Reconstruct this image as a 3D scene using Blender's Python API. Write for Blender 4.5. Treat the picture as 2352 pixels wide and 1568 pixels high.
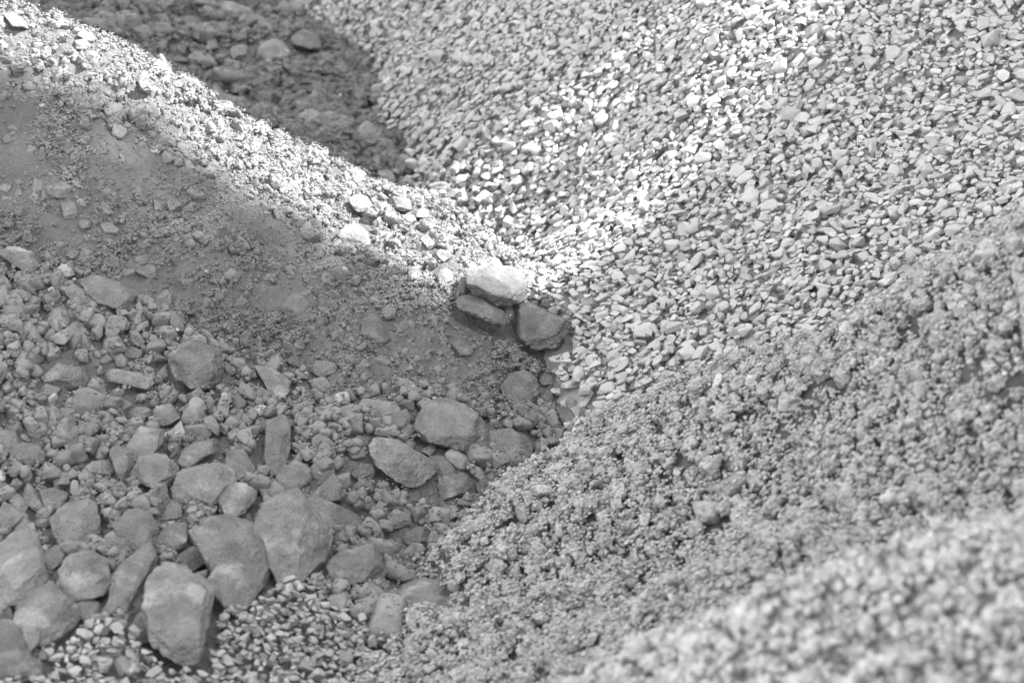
import bpy, bmesh, math, random
import numpy as np
from mathutils import Vector, Matrix, noise as mnoise

for o in list(bpy.data.objects): bpy.data.objects.remove(o)
SC = bpy.context.scene
COL = SC.collection
R = math.radians

# ------------------------------------------------------------------ camera, sky, sun, exposure
LENS, PITCH = 85.0, 22.0
CAM_POS = (0.0, 0.0, 3.0)
cam_data = bpy.data.cameras.new('camera'); cam = bpy.data.objects.new('camera', cam_data); COL.objects.link(cam)
cam.location = CAM_POS; cam.rotation_euler = (R(90 - PITCH), 0, 0)
cam_data.lens = LENS; cam_data.sensor_width = 36.0; cam_data.clip_start = 0.05; cam_data.clip_end = 600
cam_data.dof.use_dof = True; cam_data.dof.focus_distance = 6.7; cam_data.dof.aperture_fstop = 3.3
SC.camera = cam

SUN_EL, SUN_AZ = 47.0, 10.0            # degrees above the yard; degrees from +x towards +y
world = bpy.data.worlds.new('World'); SC.world = world; world.use_nodes = True
nt = world.node_tree; nt.nodes.clear()
sky = nt.nodes.new('ShaderNodeTexSky'); sky.sky_type = 'NISHITA'; sky.sun_disc = False; sky.dust_density = 0.4
sky.sun_elevation = R(SUN_EL); sky.sun_rotation = R(90 - SUN_AZ)
hsv = nt.nodes.new('ShaderNodeHueSaturation'); hsv.inputs['Saturation'].default_value = 0.0   # black and white film
bg = nt.nodes.new('ShaderNodeBackground'); bg.inputs['Strength'].default_value = 0.15
wo = nt.nodes.new('ShaderNodeOutputWorld')
nt.links.new(sky.outputs[0], hsv.inputs['Color']); nt.links.new(hsv.outputs[0], bg.inputs['Color']); nt.links.new(bg.outputs[0], wo.inputs['Surface'])

sd = bpy.data.lights.new('sun', 'SUN'); sd.energy = 3.7; sd.angle = R(0.7); sd.color = (1, 1, 1)
sun = bpy.data.objects.new('sun', sd); COL.objects.link(sun)
SUN_DIR = Vector((math.cos(R(SUN_EL))*math.cos(R(SUN_AZ)), math.cos(R(SUN_EL))*math.sin(R(SUN_AZ)), math.sin(R(SUN_EL))))
sun.rotation_euler = SUN_DIR.to_track_quat('Z', 'Y').to_euler()

SC.view_settings.view_transform = 'Standard'; SC.view_settings.look = 'None'
SC.view_settings.gamma = 1.0; SC.view_settings.exposure = 2.95
SC.cycles.use_denoising = True
SC.cycles.max_bounces = 5; SC.cycles.diffuse_bounces = 1

# ------------------------------------------------------------------ helpers
rng = np.random.default_rng(7)
def tag(o, label=None, cat=None, group=None, kind=None):
    if label: o['label'] = label
    if cat: o['category'] = cat
    if group: o['group'] = group
    if kind: o['kind'] = kind
    return o

def hash3(ix, iy, iz, seed):
    h = (ix.astype(np.int64)*73856093) ^ (iy.astype(np.int64)*19349663) ^ (iz.astype(np.int64)*83492791) ^ (seed*2654435761)
    h &= 0xFFFFFFFF
    h = ((h ^ (h >> 15))*2246822519) & 0xFFFFFFFF
    h = ((h ^ (h >> 13))*3266489917) & 0xFFFFFFFF
    return ((h ^ (h >> 16)) & 0xFFFFFF)/float(0xFFFFFF)*2 - 1
def vnoise3(P, seed=0):
    i = np.floor(P); f = P - i; f = f*f*f*(f*(f*6 - 15) + 10); i = i.astype(np.int64)
    out = 0
    for a in (0, 1):
        for b in (0, 1):
            for c in (0, 1):
                w = (f[..., 0] if a else 1 - f[..., 0])*(f[..., 1] if b else 1 - f[..., 1])*(f[..., 2] if c else 1 - f[..., 2])
                out = out + w*hash3(i[..., 0] + a, i[..., 1] + b, i[..., 2] + c, seed)
    return out
def fbm3(P, octs=4, seed=0, gain=0.5):
    o, a = 0, 1.0
    for k in range(octs):
        o = o + a*vnoise3(P*2.03**k + 17.3*k, seed + k); a *= gain
    return o
def vnoise2(x, y, seed=0):
    ix, iy = np.floor(x), np.floor(y); fx, fy = x - ix, y - iy
    fx = fx*fx*(3 - 2*fx); fy = fy*fy*(3 - 2*fy); z = np.zeros_like(ix)
    a = hash3(ix, iy, z, seed); b = hash3(ix + 1, iy, z, seed); c = hash3(ix, iy + 1, z, seed); d = hash3(ix + 1, iy + 1, z, seed)
    return (a*(1 - fx) + b*fx)*(1 - fy) + (c*(1 - fx) + d*fx)*fy
def fbm2(x, y, octs, seed=0, gain=0.5):
    o, a = 0, 1.0
    for k in range(octs):
        c, s = math.cos(k*1.1), math.sin(k*1.1)
        o = o + a*vnoise2((x*c - y*s)*2.1**k + 9.1*k, (x*s + y*c)*2.1**k, seed + k); a *= gain
    return o

def mesh_np(name, V, F, smooth=False, tone=None):
    """V (n,3), F (m,3) or (m,4)"""
    me = bpy.data.meshes.new(name)
    V = np.ascontiguousarray(V, np.float32); F = np.ascontiguousarray(F, np.int32); k = F.shape[1]
    me.vertices.add(len(V)); me.vertices.foreach_set('co', V.ravel())
    me.loops.add(F.size); me.loops.foreach_set('vertex_index', F.ravel())
    me.polygons.add(len(F)); me.polygons.foreach_set('loop_start', np.arange(0, F.size, k, dtype=np.int32))
    me.polygons.foreach_set('loop_total', np.full(len(F), k, np.int32))
    sm = np.full(len(F), bool(smooth)) if np.isscalar(smooth) else smooth
    me.polygons.foreach_set('use_smooth', sm)
    if tone is not None:
        at = me.attributes.new('tone', 'FLOAT', 'POINT'); at.data.foreach_set('value', np.ascontiguousarray(np.broadcast_to(tone, (len(V),)), np.float32))
    me.update(calc_edges=True)
    return me

# ------------------------------------------------------------------ materials (all neutral greys: the photograph is black and white)
def stone_material(name, mottle=0.16, scale=18.0, speck=0.06, fine=260.0, bump=0.35, bdist=0.003, veins=0.0, coarse=60.0, tonebase=None, tvar=0.0):
    m = bpy.data.materials.new(name); m.use_nodes = True; n = m.node_tree.nodes; l = m.node_tree.links
    bsdf = n['Principled BSDF']; bsdf.inputs['Roughness'].default_value = 0.93; bsdf.inputs['Specular IOR Level'].default_value = 0.2
    tc = n.new('ShaderNodeTexCoord'); oi = n.new('ShaderNodeObjectInfo'); va = n.new('ShaderNodeVectorMath'); va.operation = 'MULTIPLY_ADD'
    l.new(oi.outputs['Random'], va.inputs[0]); va.inputs[1].default_value = (37.0, 53.0, 71.0); l.new(tc.outputs['Object'], va.inputs[2])
    if tonebase is None:
        at = n.new('ShaderNodeAttribute'); at.attribute_name = 'tone'; base = at.outputs['Fac']
    else:
        v = n.new('ShaderNodeValue'); v.outputs[0].default_value = tonebase; base = v.outputs[0]
    def tex(sc, det, rough=0.55):
        t = n.new('ShaderNodeTexNoise'); t.inputs['Scale'].default_value = sc; t.inputs['Detail'].default_value = det; t.inputs['Roughness'].default_value = rough
        l.new(va.outputs[0], t.inputs['Vector']); return t.outputs['Fac']
    def rng_(src, a, b, c, d):
        r = n.new('ShaderNodeMapRange'); l.new(src, r.inputs[0])
        for i, v in enumerate((a, b, c, d)): r.inputs[i + 1].default_value = v
        return r.outputs[0]
    def math_(op, a, b):
        q = n.new('ShaderNodeMath'); q.operation = op
        for i, v in enumerate((a, b)):
            if isinstance(v, (int, float)): q.inputs[i].default_value = v
            else: l.new(v, q.inputs[i])
        return q.outputs[0]
    t1 = tex(scale, 4); t2 = tex(fine, 3, 0.7); t3 = tex(coarse, 5, 0.65)
    c = math_('MULTIPLY', base, rng_(t1, 0.3, 0.7, 1 - mottle, 1 + mottle))
    c = math_('MULTIPLY', c, rng_(t2, 0.25, 0.75, 1 - speck*2, 1 + speck*2))
    if veins:
        tv = tex(9.0, 6, 0.62); pv = rng_(tv, 0.56, 0.66, 0.0, veins)          # pale mineral patches
        ts = tex(170.0, 1); ps = rng_(ts, 0.68, 0.76, 0.0, veins*0.7)          # light grains
        c = math_('ADD', c, math_('MULTIPLY', pv, math_('MULTIPLY', base, 1.0)))
        c = math_('ADD', c, math_('MULTIPLY', ps, base))
    c = math_('MULTIPLY', c, rng_(oi.outputs['Random'], 0.0, 1.0, 1 - tvar, 1 + tvar))
    comb = n.new('ShaderNodeCombineColor')
    for i in range(3): l.new(c, comb.inputs[i])
    l.new(comb.outputs[0], bsdf.inputs['Base Color'])
    hsum = math_('ADD', math_('MULTIPLY', t3, 1.0), math_('MULTIPLY', t2, 0.35))
    b = n.new('ShaderNodeBump'); b.inputs['Strength'].default_value = bump; b.inputs['Distance'].default_value = bdist
    l.new(hsum, b.inputs['Height']); l.new(b.outputs[0], bsdf.inputs['Normal'])
    return m
M_GRAV = stone_material('crushed_rock', 0.13, 22, 0.05, 320, 0.5, 0.004)
M_DIRT = stone_material('dusty_dirt', 0.14, 7, 0.10, 380, 1.0, 0.014, coarse=75)
M_PEB = stone_material('dusty_stone', 0.15, 25, 0.09, 330, 0.8, 0.007)
M_ROCK = stone_material('weathered_rock', 0.32, 17, 0.20, 230, 1.0, 0.022, veins=0.75, coarse=40, tvar=0.13)
M_CLOD = stone_material('soil', 0.20, 30, 0.12, 300, 1.0, 0.008, coarse=90)
def plain(name, v, rough=0.7, metal=0.0):
    m = bpy.data.materials.new(name); m.use_nodes = True; b = m.node_tree.nodes['Principled BSDF']
    b.inputs['Base Color'].default_value = (v, v, v, 1); b.inputs['Roughness'].default_value = rough; b.inputs['Metallic'].default_value = metal
    return m

# ------------------------------------------------------------------ the heaps as smooth surfaces through surveyed points
# ---- picture geometry: 2352x1568 reading grid, 85 mm lens on a 36 mm sensor
PW, PH = 2352.0, 1568.0            # reading grid of the photograph
K = 36.0 / LENS / PW
_p = np.radians(PITCH)
FWD = np.array([0, np.cos(_p), -np.sin(_p)]); UPV = np.array([0, np.sin(_p), np.cos(_p)]); RGT = np.array([1.0, 0, 0])
CAM = np.array([0.0, 0.0, 3.0])
def unp(px, py, d):
    px, py, d = np.asarray(px, float), np.asarray(py, float), np.asarray(d, float)
    return CAM + ((px - PW/2)*K*d)[..., None]*RGT + (-(py - PH/2)*K*d)[..., None]*UPV + d[..., None]*FWD
def proj(P):
    q = P - CAM; d = q @ FWD
    return PW/2 + (q @ RGT)/(d*K), PH/2 - (q @ UPV)/(d*K), d
def surf(pts, back=(), off=(0.1, 0.5, -0.35)):
    c = np.array(pts, float); P = unp(c[:, 0], c[:, 1], c[:, 2])
    if len(back):
        b = np.array(back, float); B = unp(b[:, 0], b[:, 1], b[:, 2])
        P = np.vstack([P, B, B + np.array(off), B + 2.2*np.array(off)])
    X, Z = P[:, :2], P[:, 2]; n = len(X)
    r2 = ((X[:, None] - X[None])**2).sum(-1)
    A = np.zeros((n+3, n+3)); A[:n, :n] = 0.5*r2*np.log(r2 + 1e-9) + np.eye(n)*0.03
    A[:n, n] = 1; A[:n, n+1:] = X; A[n, :n] = 1; A[n+1:, :n] = X.T
    s = np.linalg.solve(A, np.r_[Z, 0, 0, 0])
    def f(x, y):
        o = s[n] + s[n+1]*x + s[n+2]*y
        for i in range(n):
            q = (x - X[i, 0])**2 + (y - X[i, 1])**2
            o = o + s[i]*0.5*q*np.log(q + 1e-9)
        return o
    return f
DIRT = surf([(0,1568,5.2),(-300,1568,5.2),(-300,900,6.1),(-300,300,6.8),(300,1300,5.6),(700,1250,5.9),(900,1450,5.6),(1050,1050,6.3),(1200,900,6.65),(1290,920,6.75),(600,900,6.45),(0,900,6.2),
  (300,600,6.7),(0,300,7.0),(700,600,7.0),(1000,640,7.05),(1500,1100,6.8),(1300,1400,6.1)],
  [(-300,-120,7.2),(0,20,7.25),(200,80,7.35),(400,190,7.45),(560,280,7.5),(700,350,7.5),(850,430,7.6),(1000,480,7.55),(1150,590,7.35),(1230,690,7.15),(1300,760,7.1)])
FARD = surf([(950,370,8.62),(750,100,9.93),(850,230,9.22),(900,450,8.3),(600,250,9.0),(300,50,9.3),(0,-100,9.4),(400,190,8.9),(560,0,10.25),(640,0,10.8),(1200,250,10.6),(1100,450,9.4),(900,20,11.2)])
GRAV = surf([(1290,900,6.75),(1230,700,7.1),(1500,700,7.0),(2352,100,7.3),(2352,480,6.6),(1900,650,6.75),(1800,50,7.7),(1450,60,8.3),(1000,400,8.3),(950,370,8.65),(1000,150,9.0),
  (750,100,9.95),(700,0,10.3),(600,0,10.5),(500,150,11.0),(700,300,9.9),(1150,600,8.0),(2700,100,7.0),(2700,500,6.3)])
SOIL = surf([(1450,900,6.6),(1300,1010,6.5),(1150,1100,6.25),(1000,1300,5.8),(900,1450,5.5),(800,1568,5.25),(1700,1100,5.5),(1400,1400,5.15),(2000,1000,5.2),(2352,800,4.9),(2352,1100,4.6),(1900,1250,4.7),
  (1000,1000,7.4),(700,1300,6.6),(500,1568,5.9),(1300,850,7.6)],
  [(2700,300,5.2),(2352,480,5.5),(2150,590,5.6),(1900,720,5.85),(1700,810,6.15)], (-0.1,0.4,-0.4))
NEAR = surf([(2352,1568,3.3),(1900,1568,3.6),(2700,1300,3.4)],
  [(2700,950,3.75),(2352,1110,3.9),(2100,1190,3.95),(1850,1260,4.05),(1650,1370,4.2),(1450,1480,4.35),(1300,1568,4.45)], (-0.15,0.3,-0.3))
_FD = FARD
def FARD(x, y): return _FD(x, y) - 1.3*np.maximum(0, 7.75 - y)
HEAPS = [DIRT, FARD, GRAV, SOIL, NEAR]
GROUND_Z = float(unp(850, 1568, 5.2)[2]) - 0.45

# ------------------------------------------------------------------ raster of the terrain: stones are laid on it one by one
CELL = 0.006; RX0, RX1, RY0, RY1 = -2.4, 2.3, 2.3, 11.4
gxs = np.arange(RX0, RX1, CELL); gys = np.arange(RY0, RY1, CELL)
def relief(i, x, y):
    """what the bare slopes carry by themselves: hollows, ruts and crumbs"""
    if i in (0, 1):
        r = 0.030*fbm2(x*1.7, y*1.7, 3, 11) + 0.012*fbm2(x*7, y*7, 3, 21)
        # rills running down the slope (down = +x, -y)
        u = x*0.6 + y*0.8; w = x*0.8 - y*0.6
        r = r + 0.008*fbm2(u*16, w*4.5, 3, 31)
        return r + 0.0065*fbm2(x*30, y*30, 3, 41, .62) + 0.0024*vnoise2(x*95 + y*20, y*95, 43) + 0.0030*np.maximum(0, vnoise2(x*62, y*62 - x*9, 47) - .25)
    if i == 2: return 0.025*fbm2(x*1.6, y*1.6, 3, 51) + 0.010*fbm2(x*8, y*8, 2, 61)
    return (-0.06 if i == 3 else -0.09) + 0.035*fbm2(x*2.3, y*2.3, 3, 71 + i) + 0.028*fbm2(x*9, y*9, 3, 81 + i) - 0.08*np.maximum(0, vnoise2(x*8, y*8, 15) - .42) + 0.006*fbm2(x*40, y*40, 2, 91)
def limit(x, y, z):
    """the heaps end in flanks at their angle of repose instead of running on"""
    d = np.minimum(np.minimum(x + 6.5, 7.0 - x), np.minimum(y - 0.6, 15.0 - y))
    return np.minimum(z, 0.65*d)
def height(i, x, y):
    return limit(x, y, HEAPS[i](x, y) + relief(i, x, y))
GX, GY = np.meshgrid(gxs, gys)                      # [row = y, col = x]
HH = np.stack([height(i, GX, GY) for i in range(5)])
KINDMAP = HH.argmax(0); HB = HH.max(0).astype(np.float64); del HH
# gradient of the smoothed base, for the lie of the stones
def blur(a, k):
    for ax in (0, 1):
        c = np.cumsum(np.pad(a, [(k + 1, k) if i == ax else (0, 0) for i in (0, 1)], mode='edge'), axis=ax)
        a = (np.take(c, range(2*k + 1, c.shape[ax]), ax) - np.take(c, range(0, c.shape[ax] - 2*k - 1), ax))/(2*k + 1)
    return a
HS = blur(blur(HB, 6), 6)
DY, DX = np.gradient(HS, CELL)
_g = np.maximum(1, np.hypot(DX, DY)/0.75); DX /= _g; DY /= _g
H = HB.copy(); IDM = np.full(H.shape, -1, np.int32)
NR, NC = H.shape
def cell(x, y):
    return np.clip(((y - RY0)/CELL).astype(int), 0, NR - 1), np.clip(((x - RX0)/CELL).astype(int), 0, NC - 1)
_ds = np.arange(2.7, 12.5, 0.01)
def ray_depth(px, py, field=None):
    P = unp(np.full(_ds.shape, float(px)), np.full(_ds.shape, float(py)), _ds); r, c = cell(P[:, 0], P[:, 1])
    m = (HB if field is None else field)[r, c] >= P[:, 2]
    return float(_ds[m.argmax()]) if m.any() else 9.0

# heap meshes ------------------------------------------------------
def dense_axis(a, b, lo, hi, fine, coarse):
    return np.concatenate([np.arange(a, lo, coarse), np.arange(lo, hi, fine), np.arange(hi, b + coarse, coarse)])
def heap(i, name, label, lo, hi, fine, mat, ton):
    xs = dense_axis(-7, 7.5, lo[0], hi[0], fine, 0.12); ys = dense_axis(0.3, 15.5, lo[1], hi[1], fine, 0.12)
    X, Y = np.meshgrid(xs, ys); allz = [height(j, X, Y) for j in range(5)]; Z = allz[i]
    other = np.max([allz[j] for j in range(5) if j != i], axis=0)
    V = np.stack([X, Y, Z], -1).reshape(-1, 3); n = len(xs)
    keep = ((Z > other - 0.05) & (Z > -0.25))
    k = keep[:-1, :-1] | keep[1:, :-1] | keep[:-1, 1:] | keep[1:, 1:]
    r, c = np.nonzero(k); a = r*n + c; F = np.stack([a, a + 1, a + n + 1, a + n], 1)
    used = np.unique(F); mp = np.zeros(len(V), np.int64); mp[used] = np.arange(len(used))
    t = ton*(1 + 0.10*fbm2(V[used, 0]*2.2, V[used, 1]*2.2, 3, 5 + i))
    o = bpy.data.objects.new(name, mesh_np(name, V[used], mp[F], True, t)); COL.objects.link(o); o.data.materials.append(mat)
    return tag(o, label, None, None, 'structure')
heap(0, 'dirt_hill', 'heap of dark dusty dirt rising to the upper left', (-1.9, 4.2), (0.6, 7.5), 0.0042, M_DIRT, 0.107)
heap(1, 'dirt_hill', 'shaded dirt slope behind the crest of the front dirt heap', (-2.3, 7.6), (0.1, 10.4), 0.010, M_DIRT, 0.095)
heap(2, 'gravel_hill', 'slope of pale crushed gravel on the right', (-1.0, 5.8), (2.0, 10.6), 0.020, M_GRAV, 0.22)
heap(3, 'soil_hill', 'blurred slope of crumbly soil in the lower right', (-0.8, 3.9), (1.6, 6.3), 0.012, M_CLOD, 0.065)  # base far darker than its clods: shade of the hollows put into the colour
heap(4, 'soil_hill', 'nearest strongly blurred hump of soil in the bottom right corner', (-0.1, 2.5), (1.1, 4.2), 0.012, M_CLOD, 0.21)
# the yard the heaps lie on
xs = np.concatenate([-np.geomspace(400, 0.5, 40), np.geomspace(0.5, 400, 40)]); X, Y = np.meshgrid(xs, xs)
V = np.stack([X, Y + 8, 0.03*fbm2(X, Y, 2, 3) - 0.05], -1).reshape(-1, 3); n = 80
r, c = np.meshgrid(range(n - 1), range(n - 1), indexing='ij'); a = (r*n + c).ravel()
g = bpy.data.objects.new('ground', mesh_np('ground', V, np.stack([a, a + 1, a + n + 1, a + n], 1), True, 0.13)); COL.objects.link(g)
g.data.materials.append(M_DIRT); tag(g, 'flat dirt yard under the heaps', None, None, 'structure')

# ------------------------------------------------------------------ stone shapes
def ico(level):
    bm = bmesh.new(); bmesh.ops.create_icosphere(bm, subdivisions=level, radius=1.0)
    V = np.array([v.co[:] for v in bm.verts]); F = np.array([[v.index for v in f.verts] for f in bm.faces]); bm.free()
    V /= np.linalg.norm(V, axis=1, keepdims=True); return V, F
ICO = {k: ico(k) for k in (1, 2, 3, 4, 5, 6)}
def carve(D, N, dist, p):
    """radius along each direction D of the body cut by the planes N.x = dist, edges rounded by p"""
    q = np.maximum(0, (D @ N.T)/dist)
    return 1.0/((q**p).sum(1))**(1.0/p)
def samples(V, F, k, r):
    t = r.integers(0, len(F), k); b = r.dirichlet((1, 1, 1), k); return np.einsum('ij,ijk->ik', b, V[F[t]])
def norm_proto(V, F, r, k=160):
    V = V - (V.max(0) + V.min(0))/2; V = V/np.ptp(V[:, 0]) if np.ptp(V[:, 0]) > 0 else V
    return V.astype(np.float32), F.astype(np.int32), np.vstack([samples(V, F, k, r), V[:: max(1, len(V)//80)]]).astype(np.float32)
def chip_protos(n, seed):
    out = []; r = np.random.default_rng(seed)
    for i in range(n):
        kind = r.random()
        b, c = (r.uniform(.55, .85), r.uniform(.26, .44)) if kind < .5 else ((r.uniform(.38, .55), r.uniform(.26, .40)) if kind < .64 else (r.uniform(.7, .95), r.uniform(.5, .75)))
        m = int(r.integers(12, 20)); P = r.normal(size=(m, 3)); P /= np.linalg.norm(P, axis=1, keepdims=True)
        P = np.sign(P)*np.abs(P)**.62
        P *= np.array([1, b, c])*r.uniform(.84, 1.05, (m, 1))
        bm = bmesh.new()
        for q in P: bm.verts.new(q)
        res = bmesh.ops.convex_hull(bm, input=bm.verts)
        bad = [v for v in bm.verts if not v.link_faces]; bmesh.ops.delete(bm, geom=bad, context='VERTS')
        bmesh.ops.dissolve_limit(bm, angle_limit=R(20), verts=bm.verts, edges=bm.edges)
        bmesh.ops.bevel(bm, geom=bm.edges[:], offset=0.07, segments=1, profile=.6, affect='EDGES', clamp_overlap=True)
        bmesh.ops.triangulate(bm, faces=bm.faces); bm.verts.ensure_lookup_table()
        for k, v in enumerate(bm.verts): v.index = k
        V = np.array([v.co[:] for v in bm.verts]); F = np.array([[v.index for v in f.verts] for f in bm.faces]); bm.free()
        out.append(norm_proto(V, F, r))
    return out
def pebble_protos(n, level, seed, rough=0.06, p=14, lo=9, hi=14, flat=(.55, .85)):
    out = []; r = np.random.default_rng(seed); D0, F = ICO[level]
    for i in range(n):
        m = int(r.integers(lo, hi)); N = r.normal(size=(m, 3)); N /= np.linalg.norm(N, axis=1, keepdims=True)
        sc = np.array([1, r.uniform(.6, .95), r.uniform(*flat)]); dist = r.uniform(.66, 1.0, m)
        N = np.vstack([N, np.eye(3), -np.eye(3)]); dist = np.r_[dist, np.full(6, 1.02)]
        rad = carve(D0, N, dist, p)*(1 + rough*fbm3(D0*2.2 + i*7.7, 3, i))
        out.append(norm_proto(D0*rad[:, None]*sc, F, r))
    return out
def clod_protos(n, level, seed, amp=0.30):
    out = []; r = np.random.default_rng(seed); D0, F = ICO[level]
    for i in range(n):
        rad = 1 + amp*fbm3(D0*1.9 + i*5.1, 4, 300 + i, 0.62); sc = np.array([1, r.uniform(.7, 1), r.uniform(.55, .85)])
        out.append(norm_proto(D0*rad[:, None]*sc, F, r))
    return out
PROT = {'chip': chip_protos(72, 1), 'pebble4': pebble_protos(30, 4, 2), 'pebble3': pebble_protos(40, 3, 3), 'pebble2': pebble_protos(30, 2, 4), 'pebble1': pebble_protos(24, 1, 8, 0.0),
        'clod4': clod_protos(30, 4, 5), 'clod3': clod_protos(36, 3, 6, 0.34), 'clod2': clod_protos(30, 2, 7, 0.34), 'clod1': clod_protos(24, 1, 9, 0.25)}
SMOOTH = {'chip': False}

# ------------------------------------------------------------------ settling
ST = {k: [] for k in ('proto', 'idx', 'M', 'pos', 'tone', 'zone', 'size')}
HERO = np.zeros(H.shape, bool); NEARHERO = np.zeros(H.shape, bool)
def orient(gx, gy, yaw, tilt, tdir):
    n = np.array([-gx, -gy, 1.0]); n /= math.sqrt(n @ n)
    t = np.array([1.0, 0, gx]); t /= math.sqrt(t @ t); b = np.cross(n, t)
    B = np.column_stack([t, b, n])
    cz, sz = math.cos(yaw), math.sin(yaw); Rz = np.array([[cz, -sz, 0], [sz, cz, 0], [0, 0, 1]])
    c, s = math.cos(tilt), math.sin(tilt); ax = np.array([math.cos(tdir), math.sin(tdir), 0]); Kx = np.array([[0, 0, ax[1]], [0, 0, -ax[0]], [-ax[1], ax[0], 0]])
    Rt = np.eye(3) + s*Kx + (1 - c)*(Kx @ Kx)
    return B @ Rt @ Rz
CAP = {'gravel': .055, 'rubble': .034, 'smooth': .016, 'crest': .032, 'far': .045, 'soil': .044, 'near': .050, 'pale': .045}
def settle(proto, idx, x, y, size, tilt, tone, zone, q=0.75, sink=0.0):
    r0, c0 = int((y - RY0)/CELL), int((x - RX0)/CELL)
    if not (8 < r0 < NR - 8 and 8 < c0 < NC - 8): return
    if HERO[r0, c0] or (NEARHERO[r0, c0] and size > .012 and rng.random() < .75): return
    V, F, S = PROT[proto][idx]
    M = orient(DX[r0, c0], DY[r0, c0], rng.random()*6.283, tilt, rng.random()*6.283)*size
    S = S @ M.T; lowm = S[:, 2] < 0.0; L = S[lowm]
    r, c = cell(x + L[:, 0], y + L[:, 1])
    if HERO[r, c].mean() > .12: return
    d = np.sort(H[r, c] - L[:, 2]); z = d[int(q*(len(d) - 1))] - sink*size
    # a heap does not grow towers
    if z - HB[r0, c0] > CAP.get(zone, .05): return
    U = S[~lowm]; r, c = cell(x + U[:, 0], y + U[:, 1]); zz = z + U[:, 2]
    up = zz > H[r, c]; r, c, zz = r[up], c[up], zz[up]
    k = len(ST['idx'])
    for dr, dc in ((0, 0), (0, 1), (1, 0), (1, 1)):
        rr, cc = np.minimum(r + dr, NR - 1), np.minimum(c + dc, NC - 1); m = zz > H[rr, cc]
        H[rr[m], cc[m]] = zz[m]; IDM[rr[m], cc[m]] = k
    ST['proto'].append(proto); ST['idx'].append(idx); ST['M'].append(M); ST['pos'].append((x, y, z)); ST['tone'].append(tone); ST['zone'].append(zone); ST['size'].append(size)
def candidates(n, kinds, margin=150, jit=0.0):
    x = rng.uniform(RX0, RX1, n); y = rng.uniform(RY0, RY1, n); r, c = cell(x, y)
    px, py, d = proj(np.stack([x, y, HB[r, c]], -1))
    r2, c2 = cell(x + rng.normal(0, 1, n)*jit, y + rng.normal(0, 1, n)*jit)
    m = np.isin(KINDMAP[r2, c2], kinds) & (px > -margin) & (px < PW + margin) & (py > -margin) & (py < PH + margin*1.5)
    return x[m], y[m], px[m], py[m], d[m]
AREA = (RX1 - RX0)*(RY1 - RY0)
def below(px, py, line):
    l = np.array(line, float); return py > np.interp(px, l[:, 0], l[:, 1])
L_ROCKY = [(-400, 480), (0, 590), (250, 650), (480, 790), (760, 890), (1100, 930), (1300, 940), (2400, 940)]
L_CREST = [(-400, 40), (0, 150), (250, 300), (560, 450), (740, 580), (1000, 660), (1230, 700), (2400, 700)]
L_CHIPS = [(-400, 1640), (60, 1560), (200, 1470), (480, 1440), (560, 1380), (640, 1330), (760, 1390), (900, 1500), (1500, 1600), (2400, 1700)]

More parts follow.
